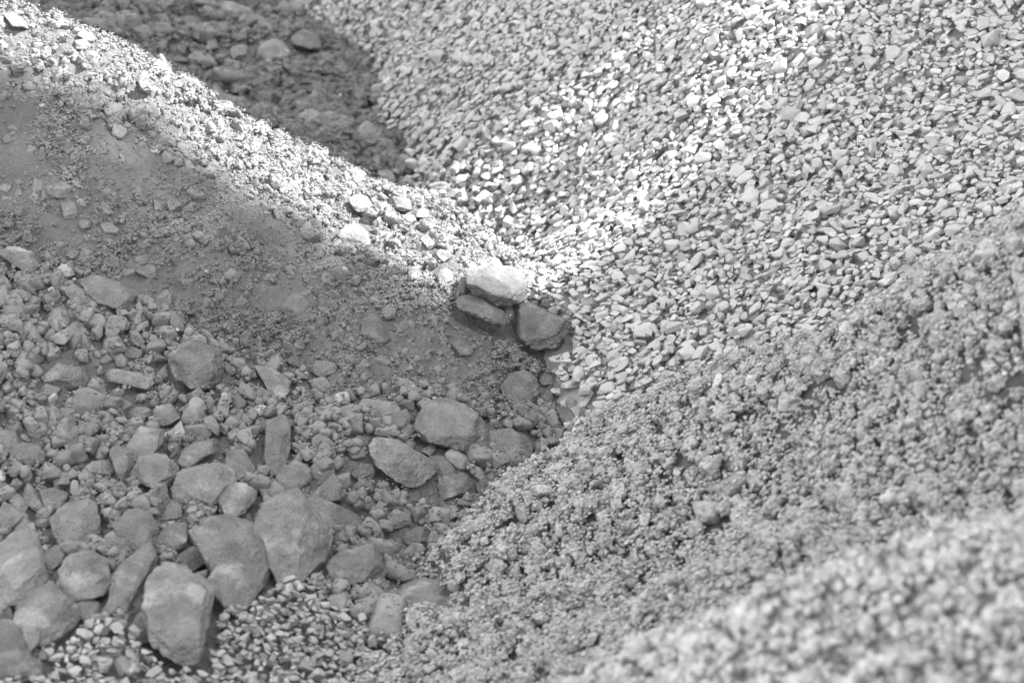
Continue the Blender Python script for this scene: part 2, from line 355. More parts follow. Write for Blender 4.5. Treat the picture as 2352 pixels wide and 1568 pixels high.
HEROES = '''
1|1230,560 1330,490 1500,520 1660,570 1690,700 1740,830 1700,950 1560,960 1370,830 1240,640|.19|.9|smooth grey boulder with a broad flat top leaning into the rock pile
1|1340,900 1390,810 1520,790 1620,870 1690,960 1640,1040 1520,1100 1400,1000|.19|1.1|rounded grey lobe of rock at the foot of the flat topped boulder
1|1650,540 1700,420 1870,340 1950,400 2050,540 2150,640 2100,760 1960,930 1840,880 1740,790 1670,640|.205|1|big pitted grey block with rough speckled face, beside the flat topped boulder
5|130,1080 200,1000 480,1140 570,1230 600,1310 560,1350 420,1290 250,1190|.215|.7|long slanting slab with a dark gap under its lower edge
1|1000,800 1100,820 1230,910 1340,990 1350,1120 1310,1420 1250,1450 1100,1340 990,1280 930,1130 920,980 950,870|.215|1|tallest pale streaked boulder standing at the bottom of the rock pile
1|930,700 980,780 930,930 850,1080 740,1080 730,870 840,740|.185|.8|narrow dark rock wedged left of the tall streaked boulder
1|370,860 420,760 570,740 680,790 730,920 690,980 560,990 460,1020 380,930|.21|1|blocky pale topped rock with a shadowed underside in the bottom left
1|-60,700 0,640 110,610 190,660 210,760 320,870 330,910 250,980 70,1060 0,1040 -60,900|.225|1|large mottled rock cut by the left edge, with a white patch on top
1|80,1060 230,950 370,990 460,1060 490,1130 470,1210 340,1310 270,1300 130,1170|.175|1|smooth dark boulder below the mottled rock, near the bottom left
1|320,520 430,410 560,385 640,460 650,640 500,690 430,680 370,600|.21|1|knobby grey rock with a raised hump and cracked base
1|735,550 780,460 920,470 1010,570 990,680 940,730 800,650|.18|.9|dark rock leaning behind the pale egg shaped stone
1|660,650 740,570 860,570 915,620 900,700 820,735 690,700|.205|1|pale egg shaped stone lying in front of a dark rock
1|1000,660 1060,560 1190,560 1205,670 1150,720 1050,710|.17|1|small round dark stone just left of the flat topped boulder
1|850,220 880,140 960,95 1060,100 1110,150 1160,240 1130,310 980,300 870,260|.20|1|rounded grey rock left of the block over the black hollow
1|680,60 760,35 850,80 860,190 810,280 760,220 720,140|.205|1|upright pointed grey stone with its tip down
1|1160,200 1380,170 1500,210 1530,290 1410,350 1390,440 1250,420 1160,400 1120,320|.225|.9|broad pale grained block overhanging a black hollow
1|1400,340 1440,290 1560,290 1640,330 1640,400 1580,470 1480,510 1420,430|.215|1|stone with a whitish crusted streak right of the black hollow
1|1500,460 1600,470 1640,540 1540,550 1510,520|.19|.8|
1|1780,230 1830,170 1990,160 2000,250 1930,380 1780,330|.20|1|five sided smooth grey stone above the pitted block
1|2030,350 2140,240 2230,310 2230,380 2120,400|.19|1|
1|2150,240 2250,210 2270,320 2240,370|.18|.9|
1|510,230 590,140 690,130 740,190 700,250 520,250|.2|1|
1|60,110 130,20 250,50 310,110 290,150 150,180|.195|.9|
1|1170,80 1230,20 1360,20 1370,90 1240,150|.175|.9|
1|1450,80 1560,60 1640,180 1650,250 1580,270 1470,180|.175|.8|
2|1730,1300 1840,1260 1890,1370 1900,1480 1870,1620 1780,1650 1730,1560|.205|.8|tall upright slab of grey rock standing out of the rubble
1|120,310 170,280 290,420 270,480 130,340|.215|.8|
1|250,330 340,310 430,350 400,450 300,460|.19|.9|
1|30,370 100,350 190,420 170,470|.19|.9|
1|820,1250 890,1130 930,1130 980,1290 880,1310|.195|.9|triangular grey stone touching the tall streaked boulder on its left
1|130,1180 200,1160 265,1180 270,1290 210,1370 160,1290|.27|1|pale banded stone standing in front of the smooth dark boulder
1|-40,1180 60,1190 150,1280 190,1370 0,1400|.185|.9|
1|-40,1380 100,1350 230,1420 270,1520 100,1590 -40,1590|.2|.9|grey stone in the very bottom left corner
1|460,1040 540,1010 640,1060 640,1120 560,1170 490,1130|.175|1|
5|300,1480 360,1380 590,1350 650,1430 680,1560 500,1590 380,1540|.195|1|rough dark rock lying right of and below the pitted block
1|-40,1000 60,1060 120,1180 80,1200 -40,1180|.18|.8|
1|1100,380 1170,420 1180,490 1050,510|.175|.8|
1|1110,750 1240,690 1300,760 1350,780 1220,870 1120,820|.185|.8|
1|1215,870 1330,840 1350,890 1310,950|.28|.8|
1|270,740 330,690 410,700 410,790 340,840|.185|.9|
1|80,580 150,500 240,600 220,640 130,640|.27|.7|
1|1035,515 1130,520 1120,545 1070,550|.62|.4|small white flake lying on the round dark stone
1|0,400 90,440 170,500 60,590 -40,590|.2|.9|
1|640,1130 680,1060 720,1070 700,1140|.33|.8|
2|1110,940 1130,840 1230,790 1360,820 1420,870 1420,1010 1390,1100 1260,1100 1170,1040|.16|1.1|big rounded dark boulder with a thin white scratch, alone among the pebbles
2|690,1010 730,970 900,1000 1010,1060 950,1110 700,1050|.185|.8|long grey bar of rock left of the big rounded dark boulder
2|290,1030 360,940 530,970 580,1100 420,1100 300,1060|.21|.8|flat mottled rock in the middle of the left rubble
2|440,400 500,430 650,520 650,560 530,560 420,480|.235|.7|pale slab with a light edge lying on the left slope
2|530,400 620,360 790,420 880,490 830,610 680,560|.20|.7|wide tilted slab sunk in the left slope, behind the pale edged slab
2|880,330 980,290 1020,310 1030,380 980,385|.205|.8|
2|1010,520 1080,450 1120,500 1110,590 1030,570|.195|.8|
2|800,320 880,320 880,370 810,370|.195|.9|
2|870,250 960,220 970,280 890,300|.19|.8|
2|1450,370 1510,310 1570,360 1550,410 1470,410|.225|.8|
2|1840,590 1870,500 1970,480 2050,570 2040,630 1950,640 1880,620|.18|.6|low rounded stone half buried in the smooth dirt slope
2|810,870 850,830 930,850 920,900 850,900|.195|.9|
2|240,1130 290,1070 400,1100 370,1160 260,1160|.19|.9|
2|1650,950 1760,960 1890,1050 1880,1130 1820,1170 1720,1060|.205|.8|flat sided rock lying right of the big rounded dark boulder
2|830,1270 890,1220 980,1220 970,1290 870,1310|.195|.9|
2|990,1290 1010,1210 1110,1200 1180,1290 1100,1340 1020,1350|.185|.9|
2|1120,1370 1170,1310 1210,1390 1190,1440|.38|.9|
2|1070,1390 1120,1370 1120,1430 1080,1430|.4|.9|
2|830,1480 900,1350 1040,1370 1050,1460 990,1560 870,1580|.20|.9|smooth faced upright rock above the rounded rock of the lower left
2|340,1300 400,1230 480,1240 480,1310 410,1330|.19|.9|
2|1190,1560 1220,1480 1380,1430 1370,1520 1250,1600|.19|.9|
2|290,690 330,590 400,570 460,640 440,700 350,750|.18|.9|
2|1520,570 1570,490 1630,540 1610,590 1550,600|.185|.8|
2|2010,980 2060,920 2200,940 2210,990 2100,1030|.205|.8|
2|2010,1060 2060,1030 2180,1080 2190,1130 2080,1120|.2|.8|
2|0,150 60,180 200,220 270,320 230,370 100,300 0,230|.205|.7|long weathered slab on the left edge of the slope
2|430,230 470,195 520,200 510,250 470,260|.185|.9|
2|880,500 930,480 980,520 960,570 900,550|.195|.9|
2|1130,1520 1170,1520 1165,1590 1125,1590|.36|.8|
2|-50,1380 20,1370 90,1390 130,1460 60,1540 -50,1540|.205|.8|
2|745,900 790,870 830,910 830,970 770,960|.185|.9|
2|1010,1010 1080,940 1110,1050 1060,1050|.21|.8|
3|0,60 60,60 150,130 180,190 100,190 30,110|.24|.8|pale sunlit boulder on the crest in the top left corner
3|490,270 540,250 590,290 580,330 500,330|.21|.9|
3|500,200 560,200 630,260 600,285 520,240|.22|.7|
3|1020,375 1070,400 1120,490 1080,500 1000,450|.22|.8|
3|890,520 930,460 970,490 960,540 900,545|.21|.9|
3|1130,540 1170,515 1190,570 1140,575|.19|.9|
3|1450,640 1490,620 1540,625 1540,660 1460,660|.24|.9|
3|790,830 860,810 920,850 900,870 820,865|.185|.7|
3|390,1330 480,1320 515,1400 500,1440 430,1430|.21|.8|
3|200,1240 220,1160 270,1180 280,1260 230,1280|.19|.6|
3|1000,1300 1060,1340 1060,1390 1010,1380|.19|.8|
3|640,1450 700,1450 780,1500 760,1530 690,1520|.19|.8|
3|500,1430 580,1440 600,1480 560,1500 510,1470|.195|.8|
3|1140,130 1190,100 1280,100 1360,190 1340,215 1200,195 1150,160|.17|.8|long soft focus rock with a dark base high on the shaded back slope
3|1690,270 1760,245 1850,270 1900,350 1880,400 1750,410 1690,370|.185|.9|pale lumpy boulder on the shaded back slope
3|1900,250 1990,180 2070,220 2100,320 2010,340 1930,310|.15|.9|dark wedge boulder beside the gap where back slope meets gravel
3|1510,370 1520,300 1600,280 1610,360 1530,400|.18|.9|
3|1340,260 1400,250 1430,320 1370,340|.17|.9|
3|1080,390 1160,360 1230,390 1230,410 1110,415|.18|.8|
3|2050,370 2100,335 2190,350 2180,410 2080,400|.19|.8|
3|790,270 830,255 910,310 900,340 820,310|.17|.8|
3|1380,10 1500,0 1600,30 1660,90 1580,130 1450,80|.21|.6|broad blurred pale rock at the very top of the back slope
4|1210,980 1320,950 1540,960 1610,1060 1620,1160 1560,1190 1420,1200 1250,1110|.23|1.25|big sunlit block with a bright top at the lower end of the crest
4|1540,1190 1600,1185 1900,1320 1880,1390 1830,1440 1800,1490 1660,1500 1640,1430 1540,1360|.125|1.25|dark sharp cornered boulder at the foot of the gravel slope
4|1140,1180 1230,1140 1340,1170 1500,1280 1490,1320 1400,1340 1280,1290 1150,1220|.15|1.25|flat dark slab left of the dark sharp cornered boulder
4|530,1270 600,1260 660,1310 730,1430 700,1460 560,1450 535,1380|.175|.8|triangular ridged rock standing alone on the smooth dirt
4|370,750 430,690 520,690 600,790 580,830 500,830 420,800|.22|.9|rounded boulder half in sun and half in shadow
4|450,520 490,480 560,490 610,580 600,605 500,610|.2|.9|sunlit stone with one dark shaded face near the crest
4|710,560 740,510 850,510 870,600 790,600|.22|.9|
4|730,650 760,620 870,615 890,660 850,685 770,680|.23|.8|
4|880,600 930,565 980,590 960,640 890,640|.19|.9|
4|620,330 720,320 760,400 720,430 660,380|.21|.9|
4|620,400 690,380 720,430 690,455 640,450|.2|.9|
4|460,370 530,340 550,380 510,430|.2|.9|
4|310,330 370,300 400,370 350,400|.19|.9|
4|910,770 960,745 1030,830 970,850|.24|.8|
4|1010,1000 1060,950 1120,980 1130,1050 1050,1080|.21|.8|
4|1040,840 1110,860 1120,900 1070,930 1020,880|.23|.9|
4|660,1250 700,1205 760,1230 750,1290 690,1310|.17|.8|
4|10,1200 70,1150 170,1170 230,1250 200,1290 80,1270|.175|.5|
4|860,1190 900,1170 930,1200 900,1225|.17|.8|
4|1120,1460 1180,1440 1260,1490 1260,1530 1180,1540|.175|.8|
4|1440,1200 1480,1185 1540,1200 1535,1320 1500,1280|.28|.8|pale stone squeezed between the flat dark slab and the sunlit block
4|1180,1020 1230,1040 1250,1140 1150,1130|.21|.8|
4|840,960 890,950 920,1000 910,1060 850,1030|.2|.8|
4|1380,900 1430,905 1450,960 1380,960|.23|.9|
5|880,540 940,430 1010,400 1200,430 1320,520 1340,620 1310,700 1240,740 1060,690 960,660 900,600|.195|.9|big striated boulder in the valley between the dirt and the soil
5|590,680 630,630 760,660 1020,810 1020,870 890,950 790,930 620,800|.20|.9|diagonal block with a flat speckled top left of the valley rocks
5|1310,720 1350,600 1480,580 1640,660 1660,800 1560,860 1440,840 1400,760|.19|.6|worn rock sinking into the soil right of the big striated boulder
5|480,440 560,385 740,410 800,470 760,540 600,520 490,480|.19|.8|low grey rock under a small white chip
5|700,560 720,480 820,460 860,510 840,570 770,600|.18|.9|
5|790,590 840,550 910,570 920,620 850,640|.185|.9|
5|1030,970 1040,890 1190,870 1260,930 1230,990 1050,1050|.185|.8|
5|1080,740 1130,690 1240,780 1250,830 1170,850 1090,780|.19|.9|
5|980,760 1070,760 1160,870 1040,880 960,940|.175|.7|
5|460,870 510,820 600,815 630,870 590,920 510,910|.19|.9|
5|230,1000 350,870 430,990 420,1030 310,1060|.19|.9|
5|1270,950 1330,900 1460,950 1480,1030 1380,1080 1320,1040|.17|.7|
5|1440,310 1500,220 1600,195 1680,260 1690,350 1660,400 1570,410 1480,370|.175|.9|faceted dark boulder where the dirt ends against the gravel
5|1690,260 1720,215 1780,230 1780,290 1710,295|.165|.9|
5|1700,370 1740,320 1785,340 1780,400 1720,420|.17|.9|
5|1800,450 1840,430 1900,460 1960,560 1920,590 1850,560|.19|.8|
5|1950,490 1980,430 2040,490 2030,540 1980,560|.175|.9|
5|1865,400 1900,370 1940,400 1930,440 1880,445|.32|.9|
5|690,1150 760,1110 850,1140 860,1200 750,1230|.19|.9|
5|780,1280 900,1220 975,1220 970,1310 850,1340|.165|.8|
5|670,1350 720,1300 780,1330 770,1390 700,1400|.175|.9|
5|780,1410 860,1330 940,1330 950,1390 870,1430|.18|.8|
5|940,1060 990,1020 1035,1060 1020,1110 970,1120|.175|.9|
5|810,990 850,950 910,960 920,1040 860,1060|.185|.9|
5|1220,1020 1280,995 1330,1010 1310,1050 1240,1050|.28|.8|
5|585,465 620,460 690,520 670,550 600,500|.55|.7|small bright white chip on a low grey rock
5|1000,1140 1070,1080 1160,1080 1160,1150 1080,1200|.175|.7|
5|10,870 90,780 190,840 190,930 130,1030 20,960|.195|.9|
0|900,1370 960,1345 1040,1360 1060,1420 990,1460 890,1450|.2|.55|layered grey slab half buried in soil near the bottom centre
5|30,130 90,100 170,130 150,180 80,180|.175|.9|
5|190,170 290,130 380,170 330,220 210,200|.21|.8|
5|180,260 290,240 370,330 290,330 190,280|.195|.8|
5|310,380 370,350 430,380 410,420 320,410|.185|.9|
5|470,660 510,620 580,640 570,700 500,690|.18|.9|
5|920,720 990,680 1025,710 980,750|.2|.9|
'''

# ------------------------------------------------------------------ the rocks that stand out: each traced outline becomes a solid carved rock
CROP = {0: (0, 0, 1.0), 1: (0, 1010.6, .3557), 2: (0, 505.3, .3516), 3: (0, 0, .3516), 4: (643.1, 275.6, .3516), 5: (643.1, 780.9, .3516)}
def hull2(P):
    P = sorted(map(tuple, P)); out = []
    for seq in (P, P[::-1]):
        h = []
        for q in seq:
            while len(h) > 1 and (h[-1][0] - h[-2][0])*(q[1] - h[-2][1]) - (h[-1][1] - h[-2][1])*(q[0] - h[-2][0]) <= 0: h.pop()
            h.append(q)
        out += h[:-1]
    return np.array(out)
hero_items = []
def hero(line, k):
    cr, poly, tone, thick, label = line.split('|')
    ox, oy, s = CROP[int(cr)]; r = np.random.default_rng(1000 + k)
    P = np.array([[float(v) for v in q.split(',')] for q in poly.split()])*s + [ox, oy]
    P = hull2(P); cx, cy = (P.max(0) + P.min(0))/2
    dc = ray_depth(cx, cy); du = ray_depth(cx, cy - 25); dd = ray_depth(cx, cy + 25); dl = ray_depth(cx - 25, cy); dr = ray_depth(cx + 25, cy)
    sx = np.clip((dr - dl)/(50*K*dc), -2.0, 2.0); sy = np.clip((du - dd)/(50*K*dc), -3.0, 3.0)        # depth gained per metre right / up
    if abs(du - dc) > 0.35: sy = 1.2
    rr0 = math.sqrt(np.ptp(P[:, 0])*np.ptp(P[:, 1])*.78/math.pi)*K*dc; lift = rr0*max(.06, float(thick) - .35)*1.0
    dc = ray_depth(cx, cy, HB + lift)
    Q = np.stack([(P[:, 0] - cx)*K*dc, -(P[:, 1] - cy)*K*dc], 1)*1.02
    area = 0.5*abs(np.dot(Q[:, 0], np.roll(Q[:, 1], 1)) - np.dot(Q[:, 1], np.roll(Q[:, 0], 1)))
    rr = math.sqrt(area/math.pi); T = rr*float(thick)*0.85; ext = np.array([np.ptp(Q[:, 0])/2, np.ptp(Q[:, 1])/2, T])
    Ns, ds = [], []
    for a, b in zip(Q, np.roll(Q, -1, 0)):
        e = b - a; n = np.array([e[1], -e[0]]); n /= np.linalg.norm(n)
        m = (a + b)/2
        if n @ m < 0: n = -n
        ph = r.uniform(-.25, .35); Ns.append([n[0]*math.cos(ph), n[1]*math.cos(ph), math.sin(ph)]); ds.append(max((n @ m)*math.cos(ph), .15*rr))
    for sg in (1, -1):
        for j in range(6 if sg > 0 else 4):
            th = r.uniform(0, 6.283); t = r.uniform(.35, 1.1) if j else r.uniform(0, .25)
            n = np.array([math.sin(t)*math.cos(th), math.sin(t)*math.sin(th), sg*math.cos(t)])
            Ns.append(n); ds.append(np.linalg.norm(n*ext)*r.uniform(.74, .95))
    span = max(np.ptp(P[:, 0]), np.ptp(P[:, 1])); lv = 6 if span > 75 else (5 if span > 36 else 4)
    D0, F = ICO[lv]; D = D0*ext/ext.max(); D /= np.linalg.norm(D, axis=1, keepdims=True)
    rad = carve(D, np.array(Ns), np.array(ds), 75)
    X = D*rad[:, None]
    f = X/rr
    X = X*(1 + 0.035*fbm3(f*1.4 + k*3.3, 3, k) + 0.038*fbm3(f*4.0 + k, 5, k + 50, .62) + 0.014*fbm3(f*13.0 + k, 2, k + 20) - 0.03*np.maximum(0, fbm3(f*2.3 + 9, 2, k + 90) - .35)/.5)[:, None]
    lean = 0.62
    X[:, 2] += -lean*(sx*X[:, 0] + sy*X[:, 1]) 
    W = X[:, 0:1]*RGT + X[:, 1:2]*UPV + X[:, 2:3]*(-FWD)
    # set so that its lower face is sunk in the heap and its top stands proud
    C = unp(cx, cy, dc)
    V = C + W
    base = unp(cx, cy, dc)
    me = mesh_np('rock', V - base, F, True, float(tone)*0.70)
    o = bpy.data.objects.new('rock', me); o.location = base; COL.objects.link(o); me.materials.append(M_ROCK)
    S = samples(V, F, max(6000, int(area/CELL**2*6)), r); rc, cc = cell(S[:, 0], S[:, 1]); up = S[:, 2] > H[rc, cc]
    np.maximum.at(H, (rc, cc), S[:, 2])
    m = up & (S[:, 2] > HB[rc, cc] + 0.006); HERO[rc[m], cc[m]] = True
    hero_items.append(dict(o=o, px=cx, py=cy, span=span, asp=np.ptp(P[:, 0])/max(1, np.ptp(P[:, 1])), label=label.strip(), tone=float(tone)))
for k, line in enumerate(HEROES.strip().splitlines()): hero(line, k)
for dy_ in (-2, 0, 2):
    for dx_ in (-2, 0, 2): NEARHERO |= np.roll(HERO, (dy_, dx_), (0, 1))

# ------------------------------------------------------------------ loose stones
def pick(a): return int(rng.integers(0, len(PROT[a])))
def lvl(kind, s):
    if kind == 'pebble': return 'pebble4' if s > .040 else ('pebble3' if s > .018 else 'pebble2')
    return 'clod4' if s > .030 else ('clod3' if s > .015 else 'clod2')
# gravel: 3 layers of chips, big and small mixed as they were tipped
x, y, px, py, d = candidates(int(AREA*8400), (2,), jit=.022)
for i in range(len(x)):
    big = rng.random(); s = float(np.clip(rng.lognormal(math.log(.0235), .42), .010, .058))
    if big < .004: s = rng.uniform(.05, .07)
    settle('chip', pick('chip'), x[i], y[i], s, abs(rng.normal(0, .23)), float(np.clip(rng.normal(.240, .022), .16, .33)), 'gravel', q=0.80)
# pale chips washed out at the foot of the soil, bottom left of the middle
x, y, px, py, d = candidates(int(AREA*8000), (0, 3))
m = below(px, py + rng.normal(0, 35, len(px)), L_CHIPS) & (px < 1120 - (py - 1300)*0.2); x, y = x[m], y[m]
for i in range(len(x)):
    s = float(np.clip(rng.lognormal(math.log(.018), .36), .008, .04))
    settle('chip', pick('chip'), x[i], y[i], s, abs(rng.normal(0, .32)), float(np.clip(rng.normal(.185, .025), .13, .27)), 'pale', q=0.8)
# dirt heaps
def dirt(n, cond, mu, sg, lo, hi, zone, tone, q, sink, tilt=.5):
    x, y, px, py, d = candidates(int(AREA*n), (0, 1)); r, c = cell(x, y); kk = KINDMAP[r, c]
    m = cond(px, py, kk); x, y = x[m], y[m]; s = np.clip(rng.lognormal(math.log(mu), sg, len(x)), lo, hi)
    if zone in ('rubble',): order = np.argsort(-s + rng.uniform(0, .02, len(s)))
    else: order = np.arange(len(x))
    for i in order:
        t = tone*float(np.clip(rng.normal(1, .09), .75, 1.3))
        if rng.random() < (.018 if zone == 'rubble' else .006): t = rng.uniform(.19, .27)
        if zone == 'crest' and rng.random() < .3: pr = lvl('clod', s[i])
        else: pr = 'chip' if rng.random() < .08 else lvl('pebble', s[i])
        settle(pr, pick(pr), x[i], y[i], float(s[i]), abs(rng.normal(0, tilt)), t, zone, q, sink)
patch = lambda px, py: fbm2(px/170.0, py/110.0, 3, 77)
rocky = lambda px, py, k: (k == 0) & below(px, py, L_ROCKY) & ~below(px, py, L_CHIPS)
smooth = lambda px, py, k: (k == 0) & ~below(px, py, L_ROCKY) & below(px, py, L_CREST)
crest = lambda px, py, k: (k == 0) & ~below(px, py, L_CREST)
far = lambda px, py, k: (k == 1)
low_ = lambda px, py, k: rocky(px, py, k) & (py + rng.normal(0, 90, len(py)) > 1120)
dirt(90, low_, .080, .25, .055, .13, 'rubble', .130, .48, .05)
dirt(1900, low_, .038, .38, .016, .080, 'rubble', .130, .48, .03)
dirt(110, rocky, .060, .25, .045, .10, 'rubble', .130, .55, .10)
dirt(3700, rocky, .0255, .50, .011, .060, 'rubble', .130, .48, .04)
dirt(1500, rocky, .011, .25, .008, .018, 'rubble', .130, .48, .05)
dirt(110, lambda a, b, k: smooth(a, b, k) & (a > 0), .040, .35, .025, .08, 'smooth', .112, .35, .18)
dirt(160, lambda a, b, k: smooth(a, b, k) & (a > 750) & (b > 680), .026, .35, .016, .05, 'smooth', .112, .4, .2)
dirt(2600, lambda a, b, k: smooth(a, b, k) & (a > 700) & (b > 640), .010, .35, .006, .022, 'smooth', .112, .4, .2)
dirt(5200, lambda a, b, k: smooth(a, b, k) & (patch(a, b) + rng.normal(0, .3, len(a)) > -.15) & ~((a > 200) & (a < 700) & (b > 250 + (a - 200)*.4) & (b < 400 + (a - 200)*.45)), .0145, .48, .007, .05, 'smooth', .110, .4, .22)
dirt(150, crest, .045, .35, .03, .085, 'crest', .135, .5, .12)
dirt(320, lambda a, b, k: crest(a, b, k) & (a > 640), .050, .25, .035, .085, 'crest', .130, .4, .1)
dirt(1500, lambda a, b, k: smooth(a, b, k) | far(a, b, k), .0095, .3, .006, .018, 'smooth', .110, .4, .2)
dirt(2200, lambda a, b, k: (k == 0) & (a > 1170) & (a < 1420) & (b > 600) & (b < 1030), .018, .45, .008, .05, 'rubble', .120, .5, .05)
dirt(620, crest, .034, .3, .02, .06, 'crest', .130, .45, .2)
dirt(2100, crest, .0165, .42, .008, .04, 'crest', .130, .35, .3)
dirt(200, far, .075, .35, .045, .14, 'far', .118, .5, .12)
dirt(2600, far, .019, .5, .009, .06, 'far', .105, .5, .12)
# soil: crumbly clods
def soil(n, kinds, mu, sg, lo, hi, zone, tone, q):
    x, y, px, py, d = candidates(int(AREA*n), kinds, jit=.035); s = np.clip(rng.lognormal(math.log(mu), sg, len(x)), lo, hi)
    for i in range(len(x)):
        if below(px[i:i+1], py[i:i+1], L_CHIPS)[0] and px[i] < 1000 and rng.random() < .6: continue
        u = rng.random(); t = tone*float(np.clip(rng.normal(1, .10), .7, 1.35))
        if u < .012: pr, t = 'chip', rng.uniform(.33, .45)
        elif u < .14: pr = 'chip'
        elif u < .25: pr = lvl('pebble', s[i])
        else: pr = lvl('clod', s[i])
        settle(pr, pick(pr), x[i], y[i], float(s[i]), abs(rng.normal(0, .7)), t, zone, q, 0.0)
soil(60, (3,), .055, .25, .04, .08, 'soil', .25, .6)
soil(3300, (3,), .0215, .52, .009, .055, 'soil', .268, .72)
soil(4600, (3,), .010, .25, .008, .018, 'soil', .268, .72)
soil(4000, (4,), .0185, .45, .012, .070, 'near', .325, .72)
soil(2500, (4,), .013, .25, .009, .02, 'near', .325, .72)

# ------------------------------------------------------------------ which stones show largest (rays over the height raster)
nw, nh = 588, 392
PX, PY = np.meshgrid((np.arange(nw) + .5)*4, (np.arange(nh) + .5)*4)
dirs = (unp(PX, PY, np.ones(PX.shape)) - CAM).reshape(-1, 3); alive = np.arange(len(dirs)); hitid = np.full(len(dirs), -1); d = 3.0
while d < 11.8 and len(alive):
    P = CAM + dirs[alive]*d; r, c = cell(P[:, 0], P[:, 1]); m = H[r, c] >= P[:, 2]
    hitid[alive[m]] = np.where(HERO[r[m], c[m]], -1, IDM[r[m], c[m]]); alive = alive[~m]; d += 0.008
N = len(ST['idx']); area = np.bincount(hitid[hitid >= 0], minlength=N)
zone = np.array(ST['zone']); proto = np.array(ST['proto']); pos = np.array(ST['pos']); tone = np.array(ST['tone'], np.float32); idx = np.array(ST['idx']); Ms = np.array(ST['M']); size = np.array(ST['size'])
spx, spy, sd_ = proj(pos)
CLASS = {'gravel': ('gravel_chip', 'crushed_gravel', M_GRAV), 'pale': ('gravel_chip', 'crushed_gravel', M_GRAV),
         'rubble': ('dirt_stone', 'dirt_pebbles', M_PEB), 'smooth': ('dirt_stone', 'dirt_pebbles', M_PEB), 'crest': ('dirt_stone', 'dirt_pebbles', M_PEB), 'far': ('dirt_stone', 'dirt_pebbles', M_PEB),
         'soil': ('soil_clod', 'soil_crumbs', M_CLOD), 'near': ('soil_clod', 'soil_crumbs', M_CLOD)}
cls = np.array([CLASS[z][0] for z in zone]); inframe = (spx > 0) & (spx < PW) & (spy > 0) & (spy < PH)
single = np.zeros(N, bool)
for name, quota in (('gravel_chip', 300), ('dirt_stone', 300), ('soil_clod', 300)):
    w = np.where((cls == name) & inframe, area, 0); order = np.argsort(-w, kind='stable')[:quota]; single[order[w[order] > 0]] = True

def merged(sel, name, mat, label, cat):
    Vs, Fs, Ts, Sm, off = [], [], [], [], 0
    for p in PROT:
        for j in range(len(PROT[p])):
            m = np.nonzero(sel & (proto == p) & (idx == j))[0]
            if not len(m): continue
            V, F, _ = PROT[p][j]; A = np.einsum('kab,nb->kna', Ms[m], V) + pos[m][:, None]; n = len(V)
            Vs.append(A.reshape(-1, 3)); Fs.append((F[None] + (np.arange(len(m))*n)[:, None, None] + off).reshape(-1, 3)); off += n*len(m)
            Ts.append(np.repeat(tone[m], n)); Sm.append(np.full(len(m)*len(F), p != 'chip'))
    extra = EXTRA.get(name)
    if extra is not None:
        for V, F, t in extra: Vs.append(V); Fs.append(F + off); off += len(V); Ts.append(t); Sm.append(np.full(len(F), True))
    me = mesh_np(name, np.concatenate(Vs), np.concatenate(Fs), np.concatenate(Sm), np.concatenate(Ts)); me.materials.append(mat)
    o = bpy.data.objects.new(name, me); COL.objects.link(o); return tag(o, label, cat, None, 'stuff')
# grit too small to count
EXTRA = {}
def grit(n, kinds, cond, protos, lo, hi, t0, into):
    x, y, px, py, d = candidates(int(AREA*n), kinds, 60); r, c = cell(x, y)
    m = cond(px, py, KINDMAP[r, c]) & ~HERO[r, c]; x, y, r, c = x[m], y[m], r[m], c[m]
    s = rng.uniform(lo, hi, len(x))*rng.uniform(.6, 1.1, len(x)); j = rng.integers(0, len(PROT[protos]), len(x)); z = H[r, c] + s*.12; yaw = rng.uniform(0, 6.283, len(x))
    for q in range(len(PROT[protos])):
        m = np.nonzero(j == q)[0]; V, F, _ = PROT[protos][q]
        cz, sz = np.cos(yaw[m])[:, None], np.sin(yaw[m])[:, None]
        A = np.stack([(V[:, 0]*cz - V[:, 1]*sz), (V[:, 0]*sz + V[:, 1]*cz), V[:, 2] + (V[:, 0]*cz - V[:, 1]*sz)*.4 + 0*cz], -1)*s[m][:, None, None] + np.stack([x[m], y[m], z[m]], -1)[:, None]
        EXTRA.setdefault(into, []).append((A.reshape(-1, 3), (F[None] + (np.arange(len(m))*len(V))[:, None, None]).reshape(-1, 3), np.repeat((t0*np.clip(rng.normal(1, .12, len(m)), .6, 1.6)).astype(np.float32), len(V))))
grit(26000, (0, 1), lambda a, b, k: (smooth(a, b, k) | far(a, b, k)) & (rng.random(len(a)) < .55 + 1.1*patch(a, b)), 'pebble1', .003, .010, .125, 'dirt_pebbles')
grit(8000, (0,), crest, 'clod1', .004, .010, .14, 'dirt_pebbles')
grit(6000, (0,), rocky, 'pebble1', .004, .010, .128, 'dirt_pebbles')
grit(16000, (3,), lambda a, b, k: a > 0, 'clod1', .004, .011, .28, 'soil_crumbs')
grit(9000, (4,), lambda a, b, k: a > 0, 'clod1', .005, .012, .36, 'soil_crumbs')
merged(~single & (cls == 'gravel_chip'), 'crushed_gravel', M_GRAV, 'countless pale crushed stone chips covering the gravel slope', 'gravel')
merged(~single & (cls == 'dirt_stone'), 'dirt_pebbles', M_PEB, 'countless dusty pebbles and crumbs strewn over the dirt heaps', 'pebbles')
merged(~single & (cls == 'soil_clod'), 'soil_crumbs', M_CLOD, 'countless small soil crumbs covering the blurred slope in the lower right', 'soil')

